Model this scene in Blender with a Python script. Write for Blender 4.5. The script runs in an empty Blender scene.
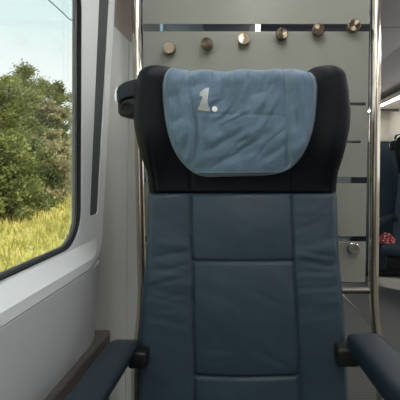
import bpy, bmesh, math, random
from mathutils import Vector, noise, Matrix

random.seed(7)
S = bpy.context.scene
COL = S.collection
PI = math.pi

# ------------------------------------------------------------------ camera
PITCH = math.radians(3.0)
EYE = Vector((0, 0, 1.0))
cd = bpy.data.cameras.new('camera')
cam = bpy.data.objects.new('camera', cd); COL.objects.link(cam)
cam.location = EYE
cam.rotation_euler = (PI/2 - PITCH, 0, 0)
cd.sensor_width = 36; cd.lens = 36
cd.shift_x = -0.125; cd.shift_y = -0.035
cd.clip_start = 0.02; cd.clip_end = 500
S.camera = cam

def at(u, v, d):
    """the point that photograph pixel (u, v) shows at depth y = d"""
    xr = (u-250)/400; yr = (186-v)/400
    c, s = math.cos(PITCH), math.sin(PITCH)
    dy = c + yr*s; dz = -s + yr*c
    k = d/dy
    return Vector((xr*k, d, 1.0 + dz*k))

# ------------------------------------------------------------------ helpers
def link(name, me, mat=None, parent=None):
    o = bpy.data.objects.new(name, me); COL.objects.link(o)
    if mat: me.materials.append(mat)
    if parent:
        o.parent = parent
    return o

def build(name, bm, mat, parent=None, smooth=True, bevel=0, seg=3, origin=None, angle=40):
    """links a bmesh (world coordinates) as one object"""
    bmesh.ops.recalc_face_normals(bm, faces=bm.faces)
    org = Vector(origin) if origin is not None else None
    if parent is not None:
        off = parent_world(parent)
        org = off
    if org is None: org = Vector((0, 0, 0))
    bmesh.ops.translate(bm, verts=bm.verts, vec=-org)
    me = bpy.data.meshes.new(name); bm.to_mesh(me); bm.free()
    o = link(name, me, mat, parent)
    if parent is None: o.location = org
    if smooth:
        for p in me.polygons: p.use_smooth = True
    if bevel:
        b = o.modifiers.new('bevel', 'BEVEL'); b.width = bevel; b.segments = seg
        b.limit_method = 'ANGLE'; b.angle_limit = math.radians(40)
        if smooth:
            b.harden_normals = False
    if smooth and angle:
        try:
            me.set_sharp_from_angle(angle=math.radians(angle))
        except Exception: pass
    return o

def parent_world(p):
    v = Vector(p.location)
    while p.parent:
        p = p.parent; v += Vector(p.location)
    return v

def empty(name, loc, label=None, cat=None, group=None, kind=None):
    o = bpy.data.objects.new(name, None); COL.objects.link(o)
    o.location = loc; o.empty_display_size = .05
    tag(o, label, cat, group, kind)
    return o

def tag(o, label=None, cat=None, group=None, kind=None):
    if label: o['label'] = label
    if cat: o['category'] = cat
    if group: o['group'] = group
    if kind: o['kind'] = kind
    return o

def kids(o): return [c for c in COL.objects if c.parent == o]
def copy_tree(o, parent=None):
    c = o.copy(); COL.objects.link(c); c.parent = parent
    for k in kids(o): copy_tree(k, c)
    return c

def box(bm, x0, x1, y0, y1, z0, z1):
    vs = [bm.verts.new((x, y, z)) for x in (x0, x1) for y in (y0, y1) for z in (z0, z1)]
    for f in ((0,1,3,2),(4,6,7,5),(0,4,5,1),(2,3,7,6),(0,2,6,4),(1,5,7,3)):
        bm.faces.new([vs[i] for i in f])
    return vs

def tube(bm, pts, r, n=16, caps=True):
    pts = [Vector(p) for p in pts]; rings = []
    rs = r if isinstance(r, (list, tuple)) else [r]*len(pts)
    up = None
    for i, p in enumerate(pts):
        t = (pts[min(i+1, len(pts)-1)] - pts[max(i-1, 0)]).normalized()
        if up is None:
            up = Vector((0,0,1)) if abs(t.z) < .9 else Vector((0,1,0))
        a = t.cross(up).normalized(); b = a.cross(t).normalized(); up = b
        rings.append([bm.verts.new(p + rs[i]*(math.cos(2*PI*k/n)*a + math.sin(2*PI*k/n)*b)) for k in range(n)])
    for A, B in zip(rings, rings[1:]):
        for k in range(n):
            bm.faces.new((A[k], A[(k+1)%n], B[(k+1)%n], B[k]))
    if caps:
        bm.faces.new(rings[0][::-1]); bm.faces.new(rings[-1])

def lathe_y(bm, prof, c, n=32):
    """profile [(radius, y)], turned round the y axis through c"""
    rings = []
    for r, y in prof:
        if r < 1e-6:
            rings.append([bm.verts.new((c[0], y, c[2]))])
        else:
            rings.append([bm.verts.new((c[0]+r*math.cos(2*PI*k/n), y, c[2]+r*math.sin(2*PI*k/n))) for k in range(n)])
    for A, B in zip(rings, rings[1:]):
        for k in range(n):
            a, b = (A[k % len(A)], A[(k+1) % len(A)]), (B[k % len(B)], B[(k+1) % len(B)])
            vs = []
            for v in (a[0], a[1], b[1], b[0]):
                if v not in vs: vs.append(v)
            if len(vs) > 2: bm.faces.new(vs)

def rrect(y0, y1, z0, z1, r, n=8):
    if not isinstance(r, (list, tuple)): r = (r,)*4       # corners: y0z0, y1z0, y1z1, y0z1
    out = []
    for (cy, cz, a0, q) in ((y0+r[0], z0+r[0], PI, r[0]), (y1-r[1], z0+r[1], 1.5*PI, r[1]),
                            (y1-r[2], z1-r[2], 0, r[2]), (y0+r[3], z1-r[3], .5*PI, r[3])):
        if q < 1e-5: out.append((cy, cz)); continue
        for k in range(n+1):
            a = a0 + .5*PI*k/n
            out.append((cy+q*math.cos(a), cz+q*math.sin(a)))
    return out

def plate(bm, loops, x0, x1, axis='x'):
    """flat plate with holes: loops = [outer, hole, ...] in the plane across the axis, thick from x0 to x1"""
    def P(a, b, c):
        return (c, a, b) if axis == 'x' else (a, c, b)
    for side in (x0, x1):
        es = []; 
        for lp in loops:
            vs = [bm.verts.new(P(a, b, side)) for a, b in lp]
            for k in range(len(vs)):
                es.append(bm.edges.new((vs[k], vs[(k+1) % len(vs)])))
        bmesh.ops.triangle_fill(bm, edges=es, use_beauty=True)
    bm.verts.ensure_lookup_table()
    n = sum(len(l) for l in loops); b = len(bm.verts)-2*n; o = 0
    for lp in loops:
        m = len(lp)
        for k in range(m):
            i, j = b+o+k, b+o+(k+1) % m
            bm.faces.new([bm.verts[q] for q in (i, j, j+n, i+n)])
        o += m

def rbox(bm, x0, x1, y0, y1, z0, z1, r, seg=4):
    b2 = bmesh.new(); box(b2, x0, x1, y0, y1, z0, z1)
    bmesh.ops.bevel(b2, geom=b2.edges[:], offset=r, segments=seg, profile=.5, affect='EDGES')
    me = bpy.data.meshes.new('tmp'); b2.to_mesh(me); b2.free()
    bm.from_mesh(me); bpy.data.meshes.remove(me)

def lerp(tab, x):
    if x <= tab[0][0]: return tab[0][1:]
    for a, b in zip(tab, tab[1:]):
        if x <= b[0]:
            k = (x-a[0])/(b[0]-a[0])
            return tuple(p+(q-p)*k for p, q in zip(a[1:], b[1:]))
    return tab[-1][1:]

def smooth(a, b, x):
    k = min(1, max(0, (x-a)/(b-a))); return k*k*(3-2*k)

# ------------------------------------------------------------------ materials
def nodes(name):
    m = bpy.data.materials.new(name); m.use_nodes = True
    nt = m.node_tree; nt.nodes.clear()
    out = nt.nodes.new('ShaderNodeOutputMaterial')
    return m, nt, out

def mat(name, col, rough=.5, metal=0, var=.12, scale=40, bump=0, bscale=300, spec=.5, coat=0, sheen=0, detail=3, stretch=None):
    m, nt, out = nodes(name); N = nt.nodes.new; L = nt.links.new
    b = N('ShaderNodeBsdfPrincipled')
    tc = N('ShaderNodeTexCoord'); no = N('ShaderNodeTexNoise'); no.inputs['Scale'].default_value = scale
    no.inputs['Detail'].default_value = detail
    src = tc.outputs['Object']
    if stretch:
        mp = N('ShaderNodeMapping'); mp.inputs['Scale'].default_value = stretch
        L(src, mp.inputs['Vector']); src = mp.outputs['Vector']
    L(src, no.inputs['Vector'])
    r = N('ShaderNodeValToRGB')
    r.color_ramp.elements[0].position = .3; r.color_ramp.elements[1].position = .7
    r.color_ramp.elements[0].color = (*[c*(1-var) for c in col], 1)
    r.color_ramp.elements[1].color = (*[min(1, c*(1+var)) for c in col], 1)
    L(no.outputs['Fac'], r.inputs['Fac']); L(r.outputs['Color'], b.inputs['Base Color'])
    b.inputs['Roughness'].default_value = rough; b.inputs['Metallic'].default_value = metal
    b.inputs['Specular IOR Level'].default_value = spec
    b.inputs['Coat Weight'].default_value = coat
    b.inputs['Sheen Weight'].default_value = sheen
    if bump:
        n2 = N('ShaderNodeTexNoise'); n2.inputs['Scale'].default_value = bscale; n2.inputs['Detail'].default_value = 2
        L(src, n2.inputs['Vector'])
        bp = N('ShaderNodeBump'); bp.inputs['Strength'].default_value = bump; bp.inputs['Distance'].default_value = .001
        L(n2.outputs['Fac'], bp.inputs['Height']); L(bp.outputs['Normal'], b.inputs['Normal'])
    L(b.outputs['BSDF'], out.inputs['Surface'])
    return m

def emit(name, col, strength):
    m, nt, out = nodes(name)
    e = nt.nodes.new('ShaderNodeEmission'); e.inputs['Color'].default_value = (*col, 1); e.inputs['Strength'].default_value = strength
    nt.links.new(e.outputs['Emission'], out.inputs['Surface']); return m

def glass_mat(name, tint, refl=1.0, rough=0.0, dirt=0.0):
    m, nt, out = nodes(name); N = nt.nodes.new; L = nt.links.new
    t = N('ShaderNodeBsdfTransparent'); t.inputs['Color'].default_value = (*tint, 1)
    g = N('ShaderNodeBsdfGlossy'); g.inputs['Roughness'].default_value = rough
    fr = N('ShaderNodeFresnel'); fr.inputs['IOR'].default_value = 1.5
    mu = N('ShaderNodeMath'); mu.operation = 'MULTIPLY'; mu.inputs[1].default_value = refl
    mx = N('ShaderNodeMixShader')
    L(fr.outputs['Fac'], mu.inputs[0]); L(mu.outputs[0], mx.inputs['Fac'])
    L(t.outputs[0], mx.inputs[1]); L(g.outputs[0], mx.inputs[2])
    L(mx.outputs[0], out.inputs['Surface']); return m

def frost_mat(name, col):
    m, nt, out = nodes(name); N = nt.nodes.new; L = nt.links.new
    d = N('ShaderNodeBsdfDiffuse'); d.inputs['Color'].default_value = (*col, 1)
    tr = N('ShaderNodeBsdfTranslucent'); tr.inputs['Color'].default_value = (*[c*1.05 for c in col], 1)
    g = N('ShaderNodeBsdfGlossy'); g.inputs['Roughness'].default_value = .32
    g.inputs['Color'].default_value = (.9, .9, .9, 1)
    a = N('ShaderNodeMixShader'); a.inputs['Fac'].default_value = .42
    L(d.outputs[0], a.inputs[1]); L(tr.outputs[0], a.inputs[2])
    lw = N('ShaderNodeFresnel'); lw.inputs['IOR'].default_value = 1.45
    b = N('ShaderNodeMixShader'); L(lw.outputs['Fac'], b.inputs['Fac'])
    L(a.outputs[0], b.inputs[1]); L(g.outputs[0], b.inputs[2])
    L(b.outputs[0], out.inputs['Surface']); return m

def brushed(name, col, rough, aniso=.7, axis='Y'):
    m, nt, out = nodes(name); N = nt.nodes.new; L = nt.links.new
    b = N('ShaderNodeBsdfPrincipled'); b.inputs['Metallic'].default_value = 1
    b.inputs['Base Color'].default_value = (*col, 1); b.inputs['Roughness'].default_value = rough
    b.inputs['Anisotropic'].default_value = aniso
    b.inputs['Anisotropic Rotation'].default_value = .25 if axis == 'Y' else 0
    tg = N('ShaderNodeTangent'); tg.direction_type = 'RADIAL'; tg.axis = axis
    L(tg.outputs[0], b.inputs['Tangent'])
    tc = N('ShaderNodeTexCoord'); no = N('ShaderNodeTexNoise'); no.inputs['Scale'].default_value = 60
    L(tc.outputs['Object'], no.inputs['Vector'])
    mr = N('ShaderNodeMapRange'); mr.inputs['To Min'].default_value = rough*.8; mr.inputs['To Max'].default_value = rough*1.2
    L(no.outputs['Fac'], mr.inputs['Value']); L(mr.outputs[0], b.inputs['Roughness'])
    L(b.outputs[0], out.inputs['Surface']); return m

def fabric(name, col, dots):
    """woven blue cloth with a fine grid of lighter dots"""
    m, nt, out = nodes(name); N = nt.nodes.new; L = nt.links.new
    b = N('ShaderNodeBsdfPrincipled'); b.inputs['Roughness'].default_value = .85; b.inputs['Sheen Weight'].default_value = .3
    tc = N('ShaderNodeTexCoord')
    no = N('ShaderNodeTexNoise'); no.inputs['Scale'].default_value = 22; no.inputs['Detail'].default_value = 5
    L(tc.outputs['Object'], no.inputs['Vector'])
    r = N('ShaderNodeValToRGB'); r.color_ramp.elements[0].position = .3; r.color_ramp.elements[1].position = .72
    r.color_ramp.elements[0].color = (*[c*.86 for c in col], 1); r.color_ramp.elements[1].color = (*[c*1.12 for c in col], 1)
    L(no.outputs['Fac'], r.inputs['Fac'])
    vo = N('ShaderNodeTexVoronoi'); vo.inputs['Scale'].default_value = 170; vo.inputs['Randomness'].default_value = .15
    L(tc.outputs['Object'], vo.inputs['Vector'])
    lt = N('ShaderNodeMath'); lt.operation = 'LESS_THAN'; lt.inputs[1].default_value = .17
    L(vo.outputs['Distance'], lt.inputs[0])
    mx = N('ShaderNodeMix'); mx.data_type = 'RGBA'; mx.inputs['B'].default_value = (*dots, 1)
    L(lt.outputs[0], mx.inputs['Factor']); L(r.outputs['Color'], mx.inputs['A']); L(mx.outputs['Result'], b.inputs['Base Color'])
    wv = N('ShaderNodeTexNoise'); wv.inputs['Scale'].default_value = 700
    L(tc.outputs['Object'], wv.inputs['Vector'])
    bp = N('ShaderNodeBump'); bp.inputs['Strength'].default_value = .25; bp.inputs['Distance'].default_value = .0008
    L(wv.outputs['Fac'], bp.inputs['Height']); L(bp.outputs['Normal'], b.inputs['Normal'])
    L(b.outputs[0], out.inputs['Surface']); return m

def carpet_mat():
    m, nt, out = nodes('ribbed_carpet'); N = nt.nodes.new; L = nt.links.new
    b = N('ShaderNodeBsdfPrincipled'); b.inputs['Roughness'].default_value = .8; b.inputs['Sheen Weight'].default_value = .3
    tc = N('ShaderNodeTexCoord')
    w = N('ShaderNodeTexWave'); w.bands_direction = 'Y'; w.inputs['Scale'].default_value = 16; w.inputs['Distortion'].default_value = .3
    L(tc.outputs['Object'], w.inputs['Vector'])
    no = N('ShaderNodeTexNoise'); no.inputs['Scale'].default_value = 120; L(tc.outputs['Object'], no.inputs['Vector'])
    ad = N('ShaderNodeMath'); ad.operation = 'MULTIPLY_ADD'; ad.inputs[1].default_value = .5
    L(w.outputs['Fac'], ad.inputs[0]); L(no.outputs['Fac'], ad.inputs[2])
    r = N('ShaderNodeValToRGB'); r.color_ramp.elements[0].position = .3; r.color_ramp.elements[1].position = 1
    r.color_ramp.elements[0].color = (.014, .014, .014, 1); r.color_ramp.elements[1].color = (.065, .063, .062, 1)
    L(ad.outputs[0], r.inputs['Fac']); L(r.outputs['Color'], b.inputs['Base Color'])
    L(b.outputs[0], out.inputs['Surface']); return m

def pattern_mat():
    m, nt, out = nodes('red_print'); N = nt.nodes.new; L = nt.links.new
    b = N('ShaderNodeBsdfPrincipled'); b.inputs['Roughness'].default_value = .85
    tc = N('ShaderNodeTexCoord'); vo = N('ShaderNodeTexVoronoi'); vo.inputs['Scale'].default_value = 65
    L(tc.outputs['Object'], vo.inputs['Vector'])
    r = N('ShaderNodeValToRGB'); r.color_ramp.interpolation = 'CONSTANT'
    r.color_ramp.elements[0].color = (.5, .42, .42, 1); r.color_ramp.elements[1].position = .33
    r.color_ramp.elements[1].color = (.22, .015, .02, 1)
    L(vo.outputs['Distance'], r.inputs['Fac']); L(r.outputs['Color'], b.inputs['Base Color'])
    L(b.outputs[0], out.inputs['Surface']); return m

def leaf_mat(name, c1, c2):
    m, nt, out = nodes(name); N = nt.nodes.new; L = nt.links.new
    tc = N('ShaderNodeTexCoord'); no = N('ShaderNodeTexNoise'); no.inputs['Scale'].default_value = .9; no.inputs['Detail'].default_value = 4
    L(tc.outputs['Object'], no.inputs['Vector'])
    r = N('ShaderNodeValToRGB'); r.color_ramp.elements[0].position = .35; r.color_ramp.elements[1].position = .65
    r.color_ramp.elements[0].color = (*c1, 1); r.color_ramp.elements[1].color = (*c2, 1)
    L(no.outputs['Fac'], r.inputs['Fac'])
    d = N('ShaderNodeBsdfDiffuse'); t = N('ShaderNodeBsdfTranslucent'); mx = N('ShaderNodeMixShader'); mx.inputs['Fac'].default_value = .4
    L(r.outputs['Color'], d.inputs['Color']); L(r.outputs['Color'], t.inputs['Color'])
    L(d.outputs[0], mx.inputs[1]); L(t.outputs[0], mx.inputs[2]); L(mx.outputs[0], out.inputs['Surface']); return m

def ground_mat():
    m, nt, out = nodes('meadow'); N = nt.nodes.new; L = nt.links.new
    tc = N('ShaderNodeTexCoord'); no = N('ShaderNodeTexNoise'); no.inputs['Scale'].default_value = .5; no.inputs['Detail'].default_value = 8
    no.inputs['Roughness'].default_value = .65
    L(tc.outputs['Object'], no.inputs['Vector'])
    r = N('ShaderNodeValToRGB'); e = r.color_ramp.elements
    e[0].position = .33; e[0].color = (.20, .22, .04, 1); e[1].position = .68; e[1].color = (.62, .52, .24, 1)
    x = e.new(.5); x.color = (.42, .40, .10, 1)
    L(no.outputs['Fac'], r.inputs['Fac'])
    b = N('ShaderNodeBsdfPrincipled'); b.inputs['Roughness'].default_value = .95; b.inputs['Specular IOR Level'].default_value = .1
    L(r.outputs['Color'], b.inputs['Base Color']); L(b.outputs[0], out.inputs['Surface']); return m

M = dict(
    leather=mat('navy_leather', (.026, .0455, .063), .38, var=.12, scale=14, bump=.22, bscale=520, spec=.28),
    dark=mat('dark_leather', (.006, .0068, .0105), .5, var=.1, scale=20, bump=.25, bscale=520, spec=.16),
    arm=mat('armrest_leather', (.017, .025, .034), .42, var=.1, scale=20, bump=.25, bscale=600, spec=.25),
    black=mat('black_plastic', (.005, .005, .006), .45, var=.1),
    shell=mat('grey_shell', (.10, .105, .11), .4, var=.05),
    white=mat('white_panel', (.74, .78, .80), .32, var=.02, scale=6, coat=.15),
    grey=mat('grey_panel', (.50, .52, .54), .5, var=.03, scale=8, bump=.1, bscale=700),
    pillar=mat('pillar_panel', (.43, .45, .43), .38, var=.03, scale=5),
    brown=mat('brown_duct', (.095, .084, .078), .5, var=.06),
    recess=mat('recess_wall', (.24, .20, .18), .6, var=.05),
    slot=mat('slot_rubber', (.062, .068, .076), .6, var=.1),
    gasket=mat('window_rubber', (.010, .010, .011), .6, var=.1, spec=.25),
    gasket2=mat('grey_seal', (.10, .105, .105), .45, var=.05),
    steel=brushed('brushed_steel', (.72, .67, .58), .15, .3, 'Z'),
    peg_silver=brushed('turned_silver', (.62, .60, .57), .12, .9, 'Y'),
    bar=brushed('bar_steel', (.20, .19, .17), .35, .3, 'X'),
    peg=brushed('turned_steel', (.27, .225, .165), .12, .9, 'Y'),
    chrome=mat('silver_cap', (.75, .76, .78), .25, metal=1, var=.02),
    cover=fabric('cover_cloth', (.100, .163, .236), (.17, .24, .31)),
    num=mat('print_grey', (.42, .46, .47), .8, var=.06, scale=90),
    numw=mat('print_white', (.72, .76, .76), .8, var=.04, scale=90),
    frost=frost_mat('frosted_film', (.43, .45, .40)),
    glass=glass_mat('clear_glass', (.50, .56, .60), 1.4),
    wglass=glass_mat('window_glass', (.97, .985, .98), .22),
    ceil=mat('ceiling_panel', (.27, .255, .29), .55, var=.03, scale=4),
    beige=mat('beige_panel', (.58, .55, .50), .5, var=.04, scale=5),
    carpet=carpet_mat(),
    floorstrip=mat('metal_strip', (.5, .48, .45), .35, metal=1, var=.05),
    lamp=emit('fill_diffuser', (1, .98, .95), 3.2),  # glow of the added fill panels over the aisle
    led=emit('led_strip', (1, .98, .95), 24),
    red=pattern_mat(),
    bag=mat('brown_leather', (.22, .10, .05), .5, var=.3, scale=30),
    bark=mat('bark', (.16, .11, .08), .9, var=.3, scale=6),
    pale_bark=mat('pale_bark', (.48, .44, .38), .9, var=.3, scale=6),
    meadow=ground_mat(),
    leaf=leaf_mat('leaves', (.13, .15, .05), (.30, .31, .115)),
    leaf2=leaf_mat('dark_leaves', (.075, .092, .034), (.19, .21, .08)),
    leaf3=leaf_mat('pale_leaves', (.25, .22, .12), (.46, .41, .24)),
    straw=leaf_mat('dry_grass', (.36, .34, .07), (.75, .62, .27)),
    reflection_line=mat('dark_reflection', (.03, .03, .03), .5),  # stands for a dark reflection in the window glass
)

# ------------------------------------------------------------------ the seat
XC = -.018
root = empty('train_seat', (XC, .92, 0),
             'large navy leather seat in the foreground with numbered blue headrest cover', 'seat')

Z0, ZS = .385, .9335                      # backrest bottom, seam under the headrest
def yback(z): return .95 - (.93 - z)*.18
def seamL(z): return lerp([(.45, -.104), (.93, -.122)], z)[0]
def seamR(z): return lerp([(.45, .129), (.93, .115)], z)[0]
H1, H2 = .777, .527
HWB = [(.38, .245), (.45, .2435), (.60, .2412), (.69, .2375), (.76, .232), (.82, .229), (.9335, .2295)]

def groove(d, w=.0026): return math.exp(-(d/w)**2)
def rnd(e, r):
    if e >= r: return 0
    e = max(0, e); return r - math.sqrt(max(0, r*r - (r-e)**2))

def cluster(n, k=.55):
    """parameters -1..1, a little denser at the ends"""
    out = []
    for i in range(n+1):
        t = -1 + 2*i/n
        out.append((1-k)*t + k*math.sin(t*PI/2))
    return out

def wrinkle(x, z, seed, fx, fz, rot=0.0):
    c, s = math.cos(rot), math.sin(rot)
    a, b = c*x + s*z, -s*x + c*z
    n = noise.noise(Vector((a*fx, b*fz, seed)))
    n2 = noise.noise(Vector((a*fx*2.1, b*fz*2.1, seed+9)))
    return n + .45*n2

def pad(bm, S_, T_, pos, back):
    """closed pad: front grid pos(s,t), rear grid back(s,t)"""
    F = [[bm.verts.new(pos(s, t)) for s in S_] for t in T_]
    B = [[bm.verts.new(back(s, t)) for s in S_] for t in T_]
    n, m = len(T_), len(S_)
    for j in range(n-1):
        for i in range(m-1):
            bm.faces.new((F[j][i], F[j][i+1], F[j+1][i+1], F[j+1][i]))
            bm.faces.new((B[j][i], B[j+1][i], B[j+1][i+1], B[j][i+1]))
    for j in range(n-1):
        bm.faces.new((F[j][0], F[j+1][0], B[j+1][0], B[j][0]))
        bm.faces.new((F[j][-1], B[j][-1], B[j+1][-1], F[j+1][-1]))
    for i in range(m-1):
        bm.faces.new((F[0][i], B[0][i], B[0][i+1], F[0][i+1]))
        bm.faces.new((F[-1][i], F[-1][i+1], B[-1][i+1], B[-1][i]))

def back_front(s, t):
    z = Z0 + (ZS - .0015 - Z0)*(t+1)/2
    hw = lerp(HWB, z)[0]; x = s*hw
    y = yback(z)
    e = hw - abs(x)
    y += rnd(e, .026)
    y += rnd(ZS - z, .010)*.7
    a, b = seamL(z), seamR(z)
    # upholstered panels bulge between the seams
    if x < a: cell = (x+hw)/(a+hw)
    elif x < b: cell = (x-a)/(b-a)
    else: cell = (x-b)/(hw-b)
    y -= .009*max(0, math.sin(PI*min(1, max(0, cell))))**.6
    y -= .016*(smooth(.45, 1, abs(s)))*(1-smooth(.93, 1, abs(s)))        # side bolsters come forward
    y += .007*groove(x-a) + .007*groove(x-b)
    if a < x < b:
        y += .006*groove(z-H1) + .006*groove(z-H2)
        if z > H1: q = (z-H1)/(ZS-H1)
        elif z > H2: q = (z-H2)/(H1-H2)
        else: q = (z-Z0)/(H2-Z0)
        y -= .006*max(0, math.sin(PI*q))**.6
        w = wrinkle(x, z, 3, 7, 19, -.35)
        y += .0011*w*smooth(0, .05, min(x-a, b-x)+.02)
    else:
        w = wrinkle(x, z, 8, 9, 32, .25 if x > 0 else -.25)
        amp = .0021*math.exp(-((z-.76)/.11)**2) + .0007
        y += amp*w
    # pull folds running out of the corner of the side panels
    for (cx, cz, ang, ln, am) in ((.18, .795, -.12, .035, .0022), (.165, .775, -.2, .03, .0018), (.185, .755, .1, .03, .0016), (.175, .72, .15, .035, .0012),
                                  (-.165, .795, .15, .035, .0020), (-.15, .765, .25, .03, .0016), (-.17, .735, .2, .035, .0014), (-.16, .70, .3, .03, .001),
                                  (.05, .70, -.45, .05, .0007), (.07, .565, -.5, .04, .0012), (-.06, .585, -.1, .05, .0006), (-.05, .56, .2, .04, .0008)):
        dx, dz = x-cx, z-cz
        p = math.cos(ang)*dx + math.sin(ang)*dz; q = -math.sin(ang)*dx + math.cos(ang)*dz
        y += am*math.exp(-(p/ln)**2)*math.exp(-(q/.006)**2)
    return Vector((XC+x, y, z))
def back_rear(s, t):
    z = Z0 + (ZS - Z0)*(t+1)/2
    return Vector((XC+s*lerp(HWB, z)[0]*.985, yback(z)+.085, z))
bm = bmesh.new(); pad(bm, cluster(170), cluster(190, .2), back_front, back_rear)
o = build('backrest', bm, M['leather'], root, angle=0)

# headrest section
HWH = [(.9335, .2300), (.985, .2295), (1.035, .2385), (1.09, .2475), (1.125, .2485), (1.17, .244), (1.20, .238), (1.24, .233)]
ZT = 1.229
def ztop(x): return ZT - .017*(1-smooth(.15, .195, abs(x-.0))) - .004*(x > 0)*0
def hwh(z, zt):
    h = lerp(HWH, z)[0]; rc = .029
    q = z - (zt-rc)
    if q > 0: h -= rc*(1-math.sqrt(max(0, 1-(min(q, rc)/rc)**2)))*.9
    return h
def head_y(x, z):
    """front of the headrest before rounding"""
    t = (z-ZS)/(ZT-ZS)
    y = .950 - .034*smooth(0, .5, t)
    y -= .022*smooth(.155, .215, abs(x))*smooth(0, .35, t)
    return y
def head_front_xz(x, z, hw, zt):
    y = head_y(x, z)
    y += rnd(hw-abs(x), .032) + rnd(zt-z, .034) + rnd(z-ZS, .010)*.7
    tt = (z-ZS)/(ZT-ZS)
    if tt < .3:
        y += .006*(groove(x+.122)+groove(x-.115))
    y += .004*groove(abs(x)-.207, .003)*(1-smooth(.35, .5, tt))
    return y
def head_front(s, t):
    z = ZS + .0015 + (ZT-ZS-.0015)*(t+1)/2
    x = s*lerp(HWH, z)[0]; zt = ztop(x)
    z = ZS + .0015 + (zt-ZS-.0015)*(t+1)/2
    hw = hwh(z, zt); x = s*hw
    y = head_front_xz(x, z, hw, zt) + .0008*wrinkle(x, z, 5, 11, 11)
    return Vector((XC+x, y, z))
def head_rear(s, t):
    p = head_front(s*.985, t); 
    p.y = 1.045 - rnd(ztop(p.x-XC)-p.z, .03); return p
bm = bmesh.new(); pad(bm, cluster(120), cluster(100), head_front, head_rear)
build('headrest', bm, M['dark'], root, angle=0)

# grey moulded shell behind the cushions
bm = bmesh.new()
def sh(s, t, off):
    z = .30 + (1.17-.30)*(t+1)/2
    hw = (lerp(HWB, z)[0] if z < ZS else lerp(HWH, z)[0])*.955
    return Vector((XC+s*hw, (yback(z) if z < ZS else .95)+off+.05*(1-s*s)*(off > .1), z))
pad(bm, cluster(16), cluster(30), lambda s, t: sh(s, t, .075), lambda s, t: sh(s, t, .125))
build('back_shell', bm, M['shell'], root)

# seat cushion and pedestal
bm = bmesh.new(); rbox(bm, XC-.235, XC+.235, .40, .90, .375, .455, .03)
cus = build('seat_cushion', bm, M['leather'], root)
bm = bmesh.new(); rbox(bm, XC-.215, XC+.215, .45, .95, .27, .376, .02)
build('seat_base', bm, M['black'], root)
bm = bmesh.new(); rbox(bm, XC-.12, XC+.12, .58, .86, .0, .272, .02)
build('pedestal', bm, M['shell'], root)

# cloth cover on the headrest
OUT = [(67, 173, 306), (74, 169.5, 309.5), (78, 166.8, 312.8), (84, 164, 315.8), (92, 162.6, 317.5), (104, 162.8, 317), (118, 164.5, 315.5), (132, 167, 312.8),
       (145, 170.6, 308.6), (155, 175, 303.8), (163, 180.4, 298), (169, 186, 291.5), (173, 192, 284), (175.3, 198, 276), (176.8, 206, 265)]
DCV = .905
def cover_pt(s, v):
    uL, uR = lerp(OUT, v)
    u = (uL+uR)/2 + s*(uR-uL)/2
    dv = 0
    if v > 168: dv = (v-168)/8*1.6*(-s*.5)       # hem a little lower at the left
    p = at(u, v+dv, DCV)
    return p.x - XC, p.z
rc_ = random.Random(5)
CREASE = []
for k in range(16):                              # gathers hanging from the top edge
    CREASE.append((-.125+.27*(k+rc_.random())/16, rc_.uniform(1.165, 1.205), 1.5+rc_.uniform(-.3, .3), rc_.uniform(.012, .03), rc_.uniform(.0016, .0034), rc_.uniform(.0028, .005)))
for k in range(20):                              # slanting creases over the middle
    CREASE.append((rc_.uniform(-.09, .09), rc_.uniform(1.0, 1.16), rc_.uniform(.25, 1.1), rc_.uniform(.012, .04), rc_.uniform(.0012, .0026), rc_.uniform(.003, .0055)))
for sx in (-1, 1):
    for k in range(5):
        CREASE.append((sx*rc_.uniform(.115, .14), rc_.uniform(1.03, 1.18), 1.5+sx*rc_.uniform(-.1, .3), rc_.uniform(.02, .05), rc_.uniform(.001, .002), .0045))
def cover_wr(x, z):
    w = 0.0
    # gathered vertical folds below the top edge
    k = smooth(1.09, 1.20, z)
    w += .0085*k*math.sin(x*88+2.6*noise.noise(Vector((x*9, z*5, 1))))*(.55+.6*noise.noise(Vector((x*14, 0, 4))))
    w += .0075*groove(x+.112 - .008*math.sin(z*25), .0045)*smooth(.99, 1.03, z) + .0035*math.tanh((x+.112)/.006)*smooth(.99, 1.03, z)
    w += .0060*groove(x-.100+.05*(z-1.1), .005) - .0040*math.tanh((x-.100+.05*(z-1.1))/.006)
    w += .0016*groove(z-1.113+.03*x, .004)*(abs(x) < .1)
    w += .0060*wrinkle(x, z, 2, 9, 16, .6) + .0055*wrinkle(x, z, 6, 26, 7, .15)*smooth(1.0, 1.2, z)
    w += .0035*wrinkle(x, z, 12, 14, 30, .5) + .0045*(.5-abs(noise.noise(Vector((x*16+z*9, z*13-x*7, 21)))))+ .0035*(.5-abs(noise.noise(Vector((x*24-z*12, z*20+x*12, 33)))))
    for (cx, cz, ang, ln, am) in ((-.03, 1.06, .5, .06, .004), (.03, 1.055, .6, .06, .004), (-.02, 1.02, .3, .07, .003),
                                  (.06, 1.14, 1.0, .05, .005), (-.04, 1.16, 1.3, .04, .005), (.02, 1.17, 1.4, .04, .005), (.075, 1.03, .6, .04, .004)):
        dx, dz = x-cx, z-cz
        p = math.cos(ang)*dx + math.sin(ang)*dz; q = -math.sin(ang)*dx + math.cos(ang)*dz
        w += am*math.exp(-(p/ln)**2)*math.exp(-(q/.008)**2)
    for (cx, cz, ang, ln, am, wd) in CREASE:
        dx, dz = x-cx, z-cz
        p = math.cos(ang)*dx + math.sin(ang)*dz; q = -math.sin(ang)*dx + math.cos(ang)*dz
        if abs(q) < .02 and abs(p) < .12: w += am*1.25*math.exp(-(p/ln)**2)*math.exp(-(q/wd)**2)
    return w*(1-.75*math.exp(-((x+.086)**2+(z-1.147)**2)/.026**2))
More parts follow.
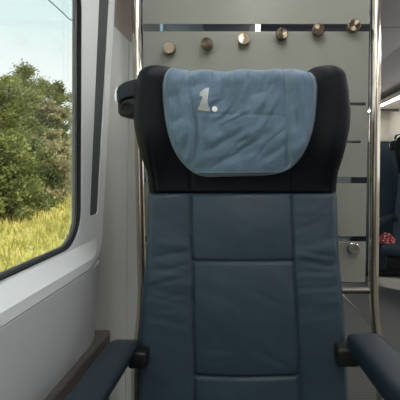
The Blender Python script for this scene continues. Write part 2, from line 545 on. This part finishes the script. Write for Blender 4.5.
def cover_y(x, z, s=0.0, hem=1.0):
    zt = ztop(x)
    y = head_y(x, min(z, zt)) + rnd(zt+.006-z, .034)
    y -= .026
    e = min(1-abs(s), hem)
    y += .0225*(1-smooth(0, .07, e))            # edges tuck down on the headrest
    y += .0022*groove(e-.075, .012)             # stitched hem
    return y + cover_wr(x, z)*smooth(0, .12, e)
rows = []
NV, NS = 170, 210
SS = cluster(NS, .5)
for j in range(NV+1):
    v = 176.8 - (176.8-74.0)*j/NV
    v0 = 176.8
    r = []
    for s in SS:
        x, z = cover_pt(s, v)
        zt = ztop(x)+.006
        # stretch the rows so that the last one reaches the top edge of the headrest
        zb = cover_pt(0, 74.0)[1]
        if z > 1.10: z = 1.10 + (z-1.10)*(zt-1.10)/(zb-1.10)
        z = min(z, zt)
        r.append(Vector((XC+x, cover_y(x, z, s, (v0-v)/70), z + (.0022*math.sin(x*75+1)+.0016*math.sin(x*31))*smooth(.86, 1, j/NV))))
    rows.append(r)
for k in range(1, 9):                            # over the top and down the back
    r = []
    for s in SS:
        x, _ = cover_pt(s, 74.0); zt = ztop(x)
        f = rows[NV][0]
        y0 = cover_y(x, zt+.006, s); a = k/8
        if k <= 4: r.append(Vector((XC+x, y0 + (1.055-y0)*k/4, zt+.007-.006*(k/4)**2 + .0022*math.sin(x*75+1)+.0016*math.sin(x*31))))
        else: r.append(Vector((XC+x, 1.056, zt+.001 - .12*(k-4)/4)))
    rows.append(r)
bm = bmesh.new()
V = [[bm.verts.new(p) for p in r] for r in rows]
for A, B in zip(V, V[1:]):
    for i in range(NS): bm.faces.new((A[i], A[i+1], B[i+1], B[i]))
cov = build('headrest_cover', bm, M['cover'], root, angle=0)
cov['label'] = 'wrinkled light blue cloth cover with a printed number'
sm = cov.modifiers.new('thickness', 'SOLIDIFY'); sm.thickness = .002; sm.offset = -1

# the printed "1."
def printed(name, loops, m):
    bm = bmesh.new()
    es = []
    vs = [bm.verts.new((p[0], 0, p[1])) for p in loops]
    f = bm.faces.new(vs)
    bmesh.ops.triangulate(bm, faces=[f])
    bmesh.ops.subdivide_edges(bm, edges=bm.edges[:], cuts=5, use_grid_fill=True)
    def put(x, z, lift): 
        s_ = 0
        return cover_y(x, z, s_, 1) - lift
    for v in bm.verts:
        x, z = v.co.x, v.co.z
        v.co = Vector((XC+x, put(x, z, .0006), z))
    return build(name, bm, m, cov)
def px(u, v):
    p = at(u, v, DCV+.0); return (p.x-XC, p.z)
one = [(198.6, 107.2), (202.6, 107.4), (203.9, 96.4), (200.3, 97.4), (200.6, 93.6), (205.4, 88.6), (209.4, 88.1), (207.4, 107.8), (210.2, 107.9), (210.0, 111.6), (198.5, 110.6)]
num = printed('printed_number', [px(*p) for p in one], M['num'])
num['label'] = 'grey slab-serif numeral one'
printed('printed_dot', [px(214.9+2.75*math.cos(a*PI/10), 109.2+2.75*math.sin(a*PI/10)) for a in range(20)], M['numw'])

# armrests
def armrest(x0, x1, xin, sgn, lift=0, tilt=0, taper=0):
    bm = bmesh.new()
    prof = []
    ys = [.44, .455, .48, .55, .62, .70, .78, .84, .862, .875, .881]
    n = 24
    rings = []
    for y in ys:
        k = 1.0
        if y < .48: k = math.sqrt(max(.02, 1-((.48-y)/.045)**2))
        if y > .84: k = math.sqrt(max(.05, 1-((y-.84)/.043)**2))
        cx = (x0+x1)/2; hw = (x1-x0)/2*(.75+.25*k); 
        zt = .617+lift; zb = .572+lift; hz = (zt-zb)/2*(.35+.65*k); cz = (zt+zb)/2 + (1-k)*.0
        r = []
        for i in range(n):
            a = 2*PI*i/n
            ca, sa = math.cos(a), math.sin(a)
            e = .42
            zq = math.copysign(abs(sa)**e, sa); hwt = hw*(1-taper*max(0, .5-.5*zq))
            r.append(bm.verts.new((cx+hwt*math.copysign(abs(ca)**e, ca), y, cz+hz*zq + tilt*(.88-y))))
        rings.append(r)
    for A, B in zip(rings, rings[1:]):
        for i in range(n): bm.faces.new((A[i], A[(i+1)%n], B[(i+1)%n], B[i]))
    bm.faces.new(rings[0][::-1]); bm.faces.new(rings[-1])
    arm = build('armrest', bm, M['arm'], root, angle=60)
    bm = bmesh.new(); 
    a, b = sorted((xin, XC+sgn*.205)); rbox(bm, a, b, .835, .885, 0.562+lift*.3, .598+lift*.6, .006)
    build('armrest_bracket', bm, M['black'], arm)
armrest(-.312, -.240, -.262, -1, 0, 0, .5)
armrest(.213, .288, .236, 1, .013, .13, 0)

# reading light on the headrest's left side
bm = bmesh.new()
def rl(u, v, d): return at(u, v, d)
# upper housing: skewed block
def prism(bm, poly, d0, d1, sh=(0, 0)):
    A = [bm.verts.new(at(u, v, d0)) for u, v in poly]
    B = [bm.verts.new(at(u, v, d0) + Vector((0, d1-d0, 0))) for u, v in poly]
    bm.faces.new(A); bm.faces.new(B[::-1]); n = len(A)
    for i in range(n): bm.faces.new((A[i], B[i], B[(i+1)%n], A[(i+1)%n]))
prism(bm, [(117, 97), (116.2, 91), (118, 86), (123, 82.5), (129, 80.5), (137, 78.5), (138, 104), (134.5, 96), (127, 97), (121, 100), (118.5, 105)], .925, .985)
lamp = build('reading_light', bm, M['arm'], root, bevel=.006, seg=4)
bm = bmesh.new()
prism(bm, [(117.3, 104), (120, 100.5), (127, 97.3), (134.5, 96.5), (138, 104), (138, 116), (131, 117.6), (120, 116.2), (117.4, 112)], .932, .985)
build('light_housing', bm, M['black'], lamp, bevel=.005, seg=4)
bm = bmesh.new()
c = at(127.5, 109, .93)
lathe_y(bm, [(0, .9318), (.009, .9318), (.0125, .930), (.0145, .929), (.0155, .930), (.0155, .94), (0, .94)], c, 24)
build('lens', bm, M['gasket'], lamp)
bm = bmesh.new()
prism(bm, [(114.6, 101), (114.2, 94), (115.2, 88.5), (118, 85.8), (117.4, 92), (117.6, 99), (118.2, 104)], .93, .985)
cap = build('end_cap', bm, M['chrome'], lamp, bevel=.002, seg=2)
cap['label'] = 'silver end cap'

# ------------------------------------------------------------------ glass partition behind the seat
PY = 1.30
part = empty('glass_partition', (.01, PY, 0), 'frosted glass screen with steel poles and coat pegs behind the foreground seat', 'partition')
def pole(us, name):
    bm = bmesh.new()
    pts = []
    for (x, y, z) in us: pts.append((x, y, z))
    tube(bm, pts, .0165, 24)
    return build(name, bm, M['steel'], part)
def polepath(ua, ub, sgn):
    top = at(ua, 0, PY); low = at(ub, 280, PY)
    sl = (low.x-top.x)/(low.z-top.z)
    pts = [(top.x + sl*(2.14-top.z), PY, 2.14)]
    for z in (1.8, 1.5, 1.2, .9, .7, .62, .58, .54, .50, .46, .42, .38, .34, .30, .2, .1, .0):
        bend = .030*smooth(.60, .28, z) if False else .030*(1-smooth(.26, .60, z))
        pts.append((top.x + sl*(z-top.z) + sgn*bend, PY, z))
    return pts
pole(polepath(136.6, 142.6, -1), 'pole')
pole(polepath(376.2, 373.6, 1), 'pole')
zb = at(250, 290.5, PY).z
bm = bmesh.new()
xl = at(141, 290, PY).x; xr = at(373.5, 290, PY).x
tube(bm, [(xl, PY, zb), (xr, PY, zb)], .0105, 20)
build('crossbar', bm, M['bar'], part)
xg0, xg1 = at(144.5, 200, PY).x, at(367.3, 200, PY).x
zg0 = at(250, 282.5, PY).z; zg1 = 2.05
bm = bmesh.new(); box(bm, xg0, xg1, PY-.004, PY+.004, zg0, zg1)
pane = build('glass_pane', bm, M['glass'], part, smooth=False)
Zv = lambda v: at(250, v, PY).z
def film(v_lo, v_hi, holes=(), zhi=None):
    bm = bmesh.new()
    lo = Zv(v_lo); hi = zhi if zhi else Zv(v_hi)
    loops = [[(xg0+.004, lo), (xg1-.004, lo), (xg1-.004, hi), (xg0+.004, hi)]]
    for (va, vb, ue) in holes:
        h = [(x, z) for x, z in rrect(at(330, va, PY).x, at(ue, va, PY).x, Zv(vb), Zv(va), .0035, 4)]
        loops.append(h)
    plate(bm, loops, PY-.0052, PY-.0044, axis='y')
    build('frosted_film', bm, M['frost'], pane, smooth=False)
film(24.5, 0, zhi=2.04)
film(177.0, 32.0, [(102.6, 105.8, 365.3), (140.6, 143.2, 360.5)])
film(236.0, 183.2)
film(281.5, 241.2)
for (u, v, ln) in ((168.8, 47.4, .03), (206.6, 43.4, .03), (244, 38.3, .03), (282, 33.6, .03), (319, 29.4, .03), (354.6, 25.0, .034), (354, 249, .018)):
    yf = PY - .005 - ln
    c = at(u, v, yf)
    bm = bmesh.new()
    R = .0192
    lathe_y(bm, [(0, yf+.0006), (R*.3, yf+.0003), (R*.9, yf), (R, yf+.0018), (R, yf+min(.02, ln*.6)), (R*.82, yf+min(.023, ln*.7)), (R*.8, PY-.005), (0, PY-.005)], (0, 0, 0), 40)
    k = build('coat_peg', bm, M['peg'] if v < 100 else M['peg_silver'], None)
    k.parent = part; k.location = (c.x-part.location.x, 0-part.location.y, c.z)
    for vv in k.data.vertices: vv.co.y = vv.co.y

# ------------------------------------------------------------------ left side wall
XW = -.42
def struct(name, bm, m, **k):
    o = build(name, bm, m, **k); o['kind'] = 'structure'; return o
wall = empty('wall_left', (XW, 0, 0), kind='structure')
WY0, WY1, WZ0, WZ1 = -.62, .986, .804, 1.455
# white panel round the window, its far edge leaning back
hole = rrect(WY0, WY1, WZ0, WZ1, .085, 10)
def edge_y(z): return 1.150 + (z-.80)*.098
outer = [(-2.4, .746), (1.078, .746)]
for k in range(7):
    a = -.5*PI + .5*PI*k/6
    outer.append((1.078+.05*math.cos(a), .796+.05*math.sin(a)))
outer += [(edge_y(1.45), 1.45), (edge_y(1.9), 1.9), (-2.4, 1.9)]
slot = [(1.040, .872), (1.046, .866), (1.090, .866), (1.097, .872), (1.196, 1.62), (1.112, 1.62)]
bm = bmesh.new(); plate(bm, [outer, hole, slot[::-1]], XW, XW-.019)
build('window_panel', bm, M['white'], wall, bevel=.003, seg=2, smooth=False)
bm = bmesh.new(); plate(bm, [[(1.030, .855), (1.110, .855), (1.21, 1.64), (1.100, 1.64)]], XW-.004, XW-.018)
o = build('slot_lining', bm, M['slot'], wall, smooth=False); o['label'] = 'dark grey slot lining'
# lower grey panel, its far end curving back
bm = bmesh.new()
pr = [(-2.4, XW), (.98, XW)]
for k in range(1, 9):
    q = k/8; pr.append((.98+.10*q, XW - .016*q*q))
top, bot = .743, .47
A = [bm.verts.new((x, y, top)) for y, x in pr] + [bm.verts.new((XW-.035, 1.08, top)), bm.verts.new((XW-.035, -2.4, top))]
B = [bm.verts.new((v.co.x, v.co.y, bot)) for v in A]
bm.faces.new(A[::-1]); bm.faces.new(B); n = len(A)
for i in range(n): bm.faces.new((A[i], A[(i+1)%n], B[(i+1)%n], B[i]))
for v_ in bm.verts:
    if v_.co.x > XW-.03: v_.co.x += .029 if v_.co.z > .6 else .010
build('lower_panel', bm, M['grey'], wall, bevel=.002, seg=2)
# pillar panels behind the seat
bm = bmesh.new(); box(bm, XW-.035, XW-.016, 1.081, 1.412, .0, 1.432)
bm2 = None
build('pillar_panel', bm, M['pillar'], wall, bevel=.005, seg=3)
bm = bmesh.new(); box(bm, XW-.035, XW-.016, 1.4145, 1.95, .0, 1.432)
build('pillar_panel', bm, M['pillar'], wall, bevel=.003, seg=3)
bm = bmesh.new(); box(bm, XW-.055, XW-.036, -2.4, WY0-.07, 0, 2.15); box(bm, XW-.055, XW-.036, WY1+.07, 1.96, 0, 2.15)
box(bm, XW-.055, XW-.036, WY0-.07, WY1+.07, 0, WZ0-.07); box(bm, XW-.055, XW-.036, WY0-.07, WY1+.07, WZ1+.07, 2.15)
build('wall_lining', bm, M['recess'], wall, smooth=False)
bm = bmesh.new(); plate(bm, [[(1.955, 0), (6.94, 0), (6.94, 2.14), (1.955, 2.14)]] + [rrect(a, b, .80, 1.46, .085, 8) for a, b in ((2.15, 3.7), (4.1, 5.65))], XW, XW-.02)
build('window_panel', bm, M['white'], wall, bevel=.003, seg=2)
# brown duct along the foot of the wall
bm = bmesh.new(); box(bm, XW-.03, XW+.030, -2.4, 1.12, 0.0, .532)
o = struct('trim_1', bm, M['brown'], bevel=.008)

# window
win = empty('window_1', (XW-.02, .18, 1.13), kind='structure')
bm = bmesh.new(); plate(bm, [rrect(WY0+.0005, WY1-.0005, WZ0+.0005, WZ1-.0005, .085, 10), rrect(WY0+.002, WY1-.002, WZ0+.004, WZ1-.004, .083, 10)], XW-.001, XW-.0110)
build('gasket', bm, M['gasket'], win, bevel=.002, seg=2)
bm = bmesh.new(); plate(bm, [rrect(WY0+.001, WY1-.001, WZ0+.001, WZ1-.001, .085, 10), rrect(WY0+.008, WY1-.008, WZ0+.009, WZ1-.008, .078, 10)], XW-.0115, XW-.019)
o = build('seal', bm, M['gasket2'], win, bevel=.002, seg=2); o['label'] = 'grey inner seal'
bm = bmesh.new(); plate(bm, [rrect(WY0-.015, WY1+.022, WZ0-.015, WZ1+.02, .09, 10)], XW-.0195, XW-.0245)
build('pane', bm, M['wglass'], win, smooth=False)

bm = bmesh.new(); plate(bm, [rrect(WY0-.14, WY1+.14, WZ0-.14, WZ1+.14, .09, 10), rrect(WY0-.01, WY1+.021, WZ0-.004, WZ1+.01, .09, 10)], XW-.025, XW-.030)
build('outer_frame', bm, M['gasket'], win, smooth=False)
for k, (a, b) in enumerate(((2.15, 3.7), (4.1, 5.65))):  # unseen windows, added so daylight backlights the frosted film
    w = empty('window_%d' % (k+8), (XW-.02, (a+b)/2, 1.13), kind='structure')
    bm = bmesh.new(); plate(bm, [rrect(a+.001, b-.001, .801, 1.459, .085, 8), rrect(a+.012, b-.012, .812, 1.448, .075, 8)], XW-.002, XW-.019)
    build('gasket', bm, M['gasket'], w, smooth=False)
    bm = bmesh.new(); plate(bm, [rrect(a-.015, b+.015, .785, 1.475, .09, 8)], XW-.0205, XW-.0255)
    build('pane', bm, M['wglass'], w, smooth=False)
# rack reflection in the window's top corner, modelled as a thin dark line
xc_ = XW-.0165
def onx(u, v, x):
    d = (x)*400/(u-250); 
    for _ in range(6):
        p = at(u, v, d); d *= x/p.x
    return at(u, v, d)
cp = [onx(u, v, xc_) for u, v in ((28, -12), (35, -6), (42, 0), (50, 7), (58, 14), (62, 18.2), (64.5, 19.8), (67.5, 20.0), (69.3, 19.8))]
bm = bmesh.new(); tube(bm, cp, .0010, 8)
tag(build('reflection_line', bm, M['reflection_line'], origin=cp[-1]), 'thin dark line modelling the rack reflection in the top corner of the window', 'reflection_line')

# the upper side wall leans in a little, as coach walls do
LEAN = .026
for o in list(COL.objects):
    if o.type == 'MESH' and o.name == 'window_panel':
        bb = bmesh.new(); bb.from_mesh(o.data)
        zo = parent_world(o).z
        for yc in (.97, 1.0, 1.03, 1.06, 1.09, 1.12):
            bmesh.ops.bisect_plane(bb, geom=[g_ for g_ in bb.verts[:]+bb.edges[:]+bb.faces[:]], plane_co=(0, yc, 0), plane_no=(0, 1, 0))
        for zc in (.800, .768):
            bmesh.ops.bisect_plane(bb, geom=bb.verts[:]+bb.edges[:]+bb.faces[:], plane_co=(0, 0, zc-zo), plane_no=(0, 0, 1))
        for v_ in bb.verts: v_.co.x += .030*min(1, max(0, (.800-v_.co.z-zo)/.032))*(1-smooth(.97, 1.12, v_.co.y))
        bb.to_mesh(o.data); bb.free()
    if o.type == 'MESH' and (o.parent in (wall, win) or (o.parent and o.parent.name in ('window_8', 'window_9')) or o.name in ('trim_1', 'reflection_line')):
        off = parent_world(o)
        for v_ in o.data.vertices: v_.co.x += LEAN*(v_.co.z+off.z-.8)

# ------------------------------------------------------------------ floor, ceiling, far side
XR = 2.40
LIGHTLAB = {y: 'long white unseen fill light added above the aisle' for y in (-1.72, .25, 1.88, 4.5, 6.1)}
bm = bmesh.new(); box(bm, XW-.06, XR+.06, -2.4, 7.0, -.05, 0); struct('floor', bm, M['carpet'], smooth=False)
bm = bmesh.new()
pf = [(XW-.06, 2.15), (1.45, 2.15), (1.93, 1.995), (XR+.06, 1.96), (XR+.06, 2.25), (XW-.06, 2.25)]
A = [bm.verts.new((x, -2.4, z)) for x, z in pf]; B = [bm.verts.new((x, 7.0, z)) for x, z in pf]
bm.faces.new(A); bm.faces.new(B[::-1])
for i in range(6): bm.faces.new((A[i], B[i], B[(i+1)%6], A[(i+1)%6]))
ce = struct('ceiling', bm, M['ceil'], smooth=False)
for k, y in enumerate((3.4, 4.6, 5.8)):
    bm = bmesh.new(); box(bm, .1, 1.40, y, y+.008, 2.1475, 2.1505); build('ceiling_joint', bm, M['slot'], ce, smooth=False)
bm = bmesh.new(); box(bm, XW, XR, 6.95, 7.0, 0, 2.15); struct('wall_back', bm, M['beige'], smooth=False)
bm = bmesh.new(); box(bm, XW-.05, XR+.05, -2.45, -2.4, 0, 2.15); struct('wall_front', bm, M['recess'], smooth=False)
for y in (-1.72, .25, 1.88, 4.5, 6.1):  # unseen glowing panels added overhead to fill the coach with light
    cl_ = empty('fill_light', (.80, y, 2.15), LIGHTLAB[y], 'fill light', 'fill lights added over the aisle')
    bm = bmesh.new(); rbox(bm, .64, .96, y-.65, y+.65, 2.130, 2.149, .006, 2); build('light_frame', bm, M['beige'], cl_)
    bm = bmesh.new(); box(bm, .67, .93, y-.62, y+.62, 2.122, 2.1295); build('diffuser', bm, M['lamp'], cl_, smooth=False)
# right wall with windows
wins = [(-2.0, -.6), (-.2, 1.3), (1.7, 3.2), (3.6, 5.1), (5.5, 6.7)]
bm = bmesh.new()
plate(bm, [[(-2.4, 0), (7, 0), (7, 2.0), (-2.4, 2.0)]] + [rrect(a, b, .85, 1.50, .08, 6) for a, b in wins], XR, XR+.05)
struct('wall_right', bm, M['beige'], smooth=False)
for k, (a, b) in enumerate(wins):
    w = empty('window_%d' % (k+2), (XR+.02, (a+b)/2, 1.17), kind='structure')
    bm = bmesh.new(); plate(bm, [rrect(a+.001, b-.001, .851, 1.499, .08, 6), rrect(a+.02, b-.02, .87, 1.48, .065, 6)], XR+.004, XR+.03)
    build('gasket', bm, M['gasket'], w)
    bm = bmesh.new(); plate(bm, [rrect(a+.002, b-.002, .852, 1.498, .078, 6)], XR+.031, XR+.037)
    build('pane', bm, M['wglass'], w, smooth=False)
# metal strip let into the carpet
p0, p1 = at(341, 293.5, 2.9), at(368.5, 322, 2.36)
def floorpt(u, v):
    d = 2.
    for _ in range(30):
        p = at(u, v, d); d *= 1/(max(.05, 1-p.z))
    return at(u, v, d)
f0, f1 = floorpt(340, 292), floorpt(371, 324.5)
bm = bmesh.new(); dirv = (f1-f0).normalized(); nv = Vector((-dirv.y, dirv.x, 0))*.007
a_, b_ = f0-dirv*.4, f1+dirv*.02
vs = [bm.verts.new(p+Vector((0, 0, z))) for z in (.0, .003) for p in (a_-nv, b_-nv, b_+nv, a_+nv)]
for f in ((0,1,2,3),(4,5,6,7),(0,1,5,4),(1,2,6,5),(2,3,7,6),(3,0,4,7)): bm.faces.new([vs[i] for i in f])
struct('trim_2', bm, M['floorstrip'], smooth=False)

# luggage racks with light strips
def rack(x0, x1, zf, y0, y1, lab, xl):
    r = empty('luggage_rack', ((x0+x1)/2, y0, zf), lab, 'luggage rack')
    bm = bmesh.new(); rbox(bm, x0, x1, y0, y1, zf-.03, zf, .008, 2); build('shelf', bm, M['beige'], r)
    a, b = (xl-.022, xl+.022)
    bm = bmesh.new(); rbox(bm, a, b, y0, y1, zf-.04, zf+.03, .008, 2); build('edge_rail', bm, M['beige'], r)
    bm = bmesh.new(); box(bm, a+.006, b-.006, y0+.01, y1-.01, zf-.052, zf-.041)
    o = build('light_strip', bm, M['led'], r, smooth=False); o['label'] = 'bright white light strip'
    yy = y0+.3
    while yy < y1:
        bm = bmesh.new(); box(bm, min(x0, x1), max(x0, x1)-.03, yy, yy+.03, zf-.07, zf-.031); yy += 1.2
        build('bracket', bm, M['shell'], r, smooth=False)
    return r
rack(1.93, XR-.004, 1.92, -2.3, 6.9, 'beige luggage rack with a bright light strip above the seats across the aisle', 1.93)
rack(XW+.002, .05, 1.92, -2.3, 1.27, 'beige luggage rack with a light strip directly above the foreground seat', .05)

# ------------------------------------------------------------------ more seats of the coach
def seat_at(x, y, rz, label, group=None):
    s = copy_tree(root); s.location = (x, y, 0); s.rotation_euler.z = rz
    s['label'] = label
    if group: s['group'] = group
    return s
seat_at(1.36, 3.05, math.radians(-30), 'navy seat across the aisle with a red patterned cloth on it')
# navy padded divider behind that seat
dv = empty('padded_divider', (1.65, 3.56, 0), 'navy padded divider with a pale top rail behind the seat across the aisle', 'divider')
bm = bmesh.new(); rbox(bm, .90, 2.38, 3.53, 3.59, .06, 1.205, .015); build('panel', bm, M['leather'], dv)
bm = bmesh.new(); rbox(bm, .895, 2.385, 3.525, 3.595, 1.206, 1.222, .005, 2); build('top_rail', bm, M['beige'], dv)
bm = bmesh.new(); rbox(bm, .92, 2.36, 3.54, 3.58, .0, .061, .004, 2); build('foot', bm, M['black'], dv)


# red patterned cloth and brown bag on the seat across the aisle
bm = bmesh.new()
n = 26; cx, cy, cz = .965, 2.80, .4555
top = [[None]*(n+1) for _ in range(n+1)]
for i in range(n+1):
    for j in range(n+1):
        a, b = -1+2*i/n, -1+2*j/n
        rr = max(0, 1-(a*a+b*b)*.62)
        h = .055*rr**.6*(1+.5*noise.noise(Vector((a*3, b*3, 2)))) + .012*noise.noise(Vector((a*7, b*7, 5)))*rr
        top[i][j] = bm.verts.new((cx+.055*a*(1-.12*b*b), cy+.06*b*(1-.12*a*a), cz+max(.002, h)))
bot = [[bm.verts.new((v.co.x, v.co.y, cz)) for v in r] for r in top]
for i in range(n):
    for j in range(n):
        bm.faces.new((top[i][j], top[i+1][j], top[i+1][j+1], top[i][j+1]))
        bm.faces.new((bot[i][j], bot[i][j+1], bot[i+1][j+1], bot[i+1][j]))
for k in range(n):
    for T, B, (p, q) in ((top, bot, ((k, 0), (k+1, 0))), (top, bot, ((k, n), (k+1, n))), (top, bot, ((0, k), (0, k+1))), (top, bot, ((n, k), (n, k+1)))):
        bm.faces.new((T[p[0]][p[1]], T[q[0]][q[1]], B[q[0]][q[1]], B[p[0]][p[1]]))
tag(build('patterned_cloth', bm, M['red'], origin=(cx, cy, cz)), 'crumpled red and white patterned cloth on the seat across the aisle', 'cloth')

# ------------------------------------------------------------------ outside
GZ = -1.25
def gz(x): 
    d = max(0, -x-5)
    return GZ + .030*d + .5*smooth(8, 22, -x)
bm = bmesh.new()
nx, ny = 40, 60
g = []
for i in range(nx+1):
    x = -2.2 - 88*(i/nx)**1.8
    g.append([bm.verts.new((x, y, gz(x)+.12*noise.noise(Vector((x*.35, y*.35, 0))))) for y in [-30+150*j/ny for j in range(ny+1)]])
for i in range(nx):
    for j in range(ny): bm.faces.new((g[i][j], g[i+1][j], g[i+1][j+1], g[i][j+1]))
struct('ground', bm, M['meadow'])

# rough grass on the embankment
bm = bmesh.new()
for k in range(9000):
    d = random.uniform(5.5, 30); u = random.uniform(-70, 90); 
    x = (u-250)/400*d + random.uniform(-.3, .3); y = d
    if x > -2.6: continue
    z = gz(x); h = random.uniform(.10, .38)*(.6+.4*d/20); w = random.uniform(.01, .03)*(.6+d/16)
    a = random.uniform(0, PI); dx, dy = math.cos(a)*w, math.sin(a)*w
    lx, ly = random.uniform(-.12, .12), random.uniform(-.12, .12)
    v = [bm.verts.new((x-dx, y-dy, z)), bm.verts.new((x+dx, y+dy, z)), bm.verts.new((x+lx, y+ly, z+h))]
    bm.faces.new(v)
tag(build('dry_grass', bm, M['straw'], smooth=False), 'tall pale yellow grass on the slope outside the window', 'grass', kind='stuff')

def tree(name, x, y, h, r, leafm, barkm, label, seed, base=.18, n=5200, shape='round', ls=.085, tr=.09, cat='tree'):
    rg = random.Random(seed)
    z0 = gz(x)
    t = empty(name, (x, y, z0), label, cat)
    bm = bmesh.new()
    tube(bm, [(x, y, z0-.2), (x+.05*h*.2, y, z0+h*.4), (x-.02*h, y+.02*h, z0+h*.93)], [tr*1.2, tr, .02], 8)
    for k in range(7):
        a = rg.uniform(0, 2*PI); zz = z0 + h*rg.uniform(base+.1, .8)
        tube(bm, [(x, y, zz), (x+r*.55*math.cos(a), y+r*.55*math.sin(a), zz+h*.09)], [tr*.5, .015], 6)
    build('trunk', bm, barkm, t)
    # clumps of leaves
    cl = []
    for k in range(60 if shape == 'round' else 80):
        q = rg.random()
        zz = base + (1-base)*q
        if shape == 'round': rad = r*math.sqrt(max(0.03, 1-((q-.42)/.60)**2))
        else: rad = r*(1-q)**.75 + .1*r*(.3+rg.random())
        a = rg.uniform(0, 2*PI); rr = rad*math.sqrt(rg.random())
        cl.append((x+rr*math.cos(a), y+rr*math.sin(a), z0+h*zz*.96, r*rg.uniform(.15, .30)))
    bm = bmesh.new()
    for k in range(int(n*3.2)):
        c = rg.choice(cl)
        d = Vector((rg.gauss(0, 1), rg.gauss(0, 1), rg.gauss(0, .75)))*c[3]*.55
        p = Vector(c[:3]) + d
        if p.z < z0+.05: continue
        u = Vector((rg.gauss(0, 1), rg.gauss(0, 1), rg.gauss(0, 1))).normalized()
        w = u.orthogonal().normalized(); s = ls*rg.uniform(.5, 1.15)
        q = u.cross(w)
        vs = [bm.verts.new(p + a_*w*s + b_*q*s*.55) for a_, b_ in ((-1, 0), (0, -1), (1, 0), (0, 1))]
        bm.faces.new(vs)
    build('crown', bm, leafm, t, smooth=False)
    return t
def tr_at(u, d, vt, *a, **k):
    x = (u-250)/400*d
    top = at(u, vt, d).z
    return tree(a[0], x, d, top-gz(x), *a[1:], **k)
tr_at(27, 26, 62, 'pine_tree', 1.9, M['leaf'], M['bark'], 'tallest rounded green tree in the middle of the window view', 11, n=6000, shape='cone')
tr_at(3, 21, 74, 'pine_tree', 1.7, M['leaf'], M['bark'], 'green tree at the left edge of the window view', 12, n=6000)
tr_at(45, 34, 76, 'pine_tree', 2.0, M['leaf'], M['bark'], 'narrower green tree just right of the tallest tree', 13, n=5000, shape='cone')
tr_at(60, 40, 80, 'bare_tree', 1.5, M['leaf2'], M['pale_bark'], 'thin dark feathery tree beside the far edge of the window', 14, n=3000, shape='cone', ls=.13)
tr_at(14, 33, 75, 'pine_tree', 2.4, M['leaf2'], M['bark'], 'dark green tree between the tallest tree and the left edge', 15, n=5000, shape='cone')
tr_at(72, 35, 92, 'pine_tree', 2.0, M['leaf'], M['pale_bark'], 'pale olive tree partly cut off by the window edge', 16, n=4000)
tr_at(53, 24, 98, 'birch_tree', 1.0, M['leaf3'], M['pale_bark'], 'slender pale-leaved tree in front of the dark feathery tree', 17, n=1700, base=.3, ls=.12, tr=.10)
for k, (u, d, vt, r, m_, lab) in enumerate((
        (18, 17.5, 135, 1.6, 'leaf2', 'dark low bush in front of the tallest tree'),
        (1, 15, 130, 1.5, 'leaf', 'green bush in the lower left of the window view'),
        (41, 21, 138, 1.4, 'leaf3', 'pale brownish bush right of the dark low bush'),
        (56, 24, 140, 1.4, 'leaf3', 'pale brownish bush between its like and the far edge of the window'),
        (69, 26, 142, 1.5, 'leaf3', 'pale brownish bush touching the far edge of the window'),
        (30, 24, 110, 2.2, 'leaf2', 'dark bush under the tallest tree'))):
    tr_at(u, d, vt, 'bush', r, M[m_], M['bark'], lab, 30+k, n=3600, base=.05, ls=.09, tr=.04, cat='bush')

# ------------------------------------------------------------------ light
w = bpy.data.worlds.new('sky'); S.world = w; w.use_nodes = True
nt = w.node_tree; nt.nodes.clear(); N = nt.nodes.new; L = nt.links.new
out = N('ShaderNodeOutputWorld'); bg = N('ShaderNodeBackground')
tc = N('ShaderNodeTexCoord'); sx = N('ShaderNodeSeparateXYZ'); L(tc.outputs['Generated'], sx.inputs[0])
r = N('ShaderNodeValToRGB'); e = r.color_ramp.elements
e[0].position = 0.0; e[0].color = (1.0, 1.0, .97, 1)
e[1].position = .62; e[1].color = (.42, .66, .70, 1)
x = e.new(.17); x.color = (.97, 1.0, .99, 1)
x = e.new(.36); x.color = (.66, .86, .85, 1)
L(sx.outputs['Z'], r.inputs['Fac']); L(r.outputs['Color'], bg.inputs['Color'])
bg.inputs['Strength'].default_value = .82
L(bg.outputs[0], out.inputs['Surface'])

sd = bpy.data.lights.new('sun', 'SUN'); sd.energy = 4.6; sd.angle = math.radians(1.5); sd.color = (1, .94, .82)
so = bpy.data.objects.new('sun', sd); COL.objects.link(so)
so.rotation_euler = Vector((-.655, .18, -.728)).to_track_quat('-Z', 'Y').to_euler()

S.view_settings.view_transform = 'Standard'; S.view_settings.look = 'None'
S.view_settings.gamma = 1; S.view_settings.use_curve_mapping = False
S.view_settings.exposure = 0.62
S.cycles.use_denoising = True
S.cycles.max_bounces = 10; S.cycles.transparent_max_bounces = 16
S.cycles.diffuse_bounces = 6
S.cycles.sample_clamp_indirect = 6
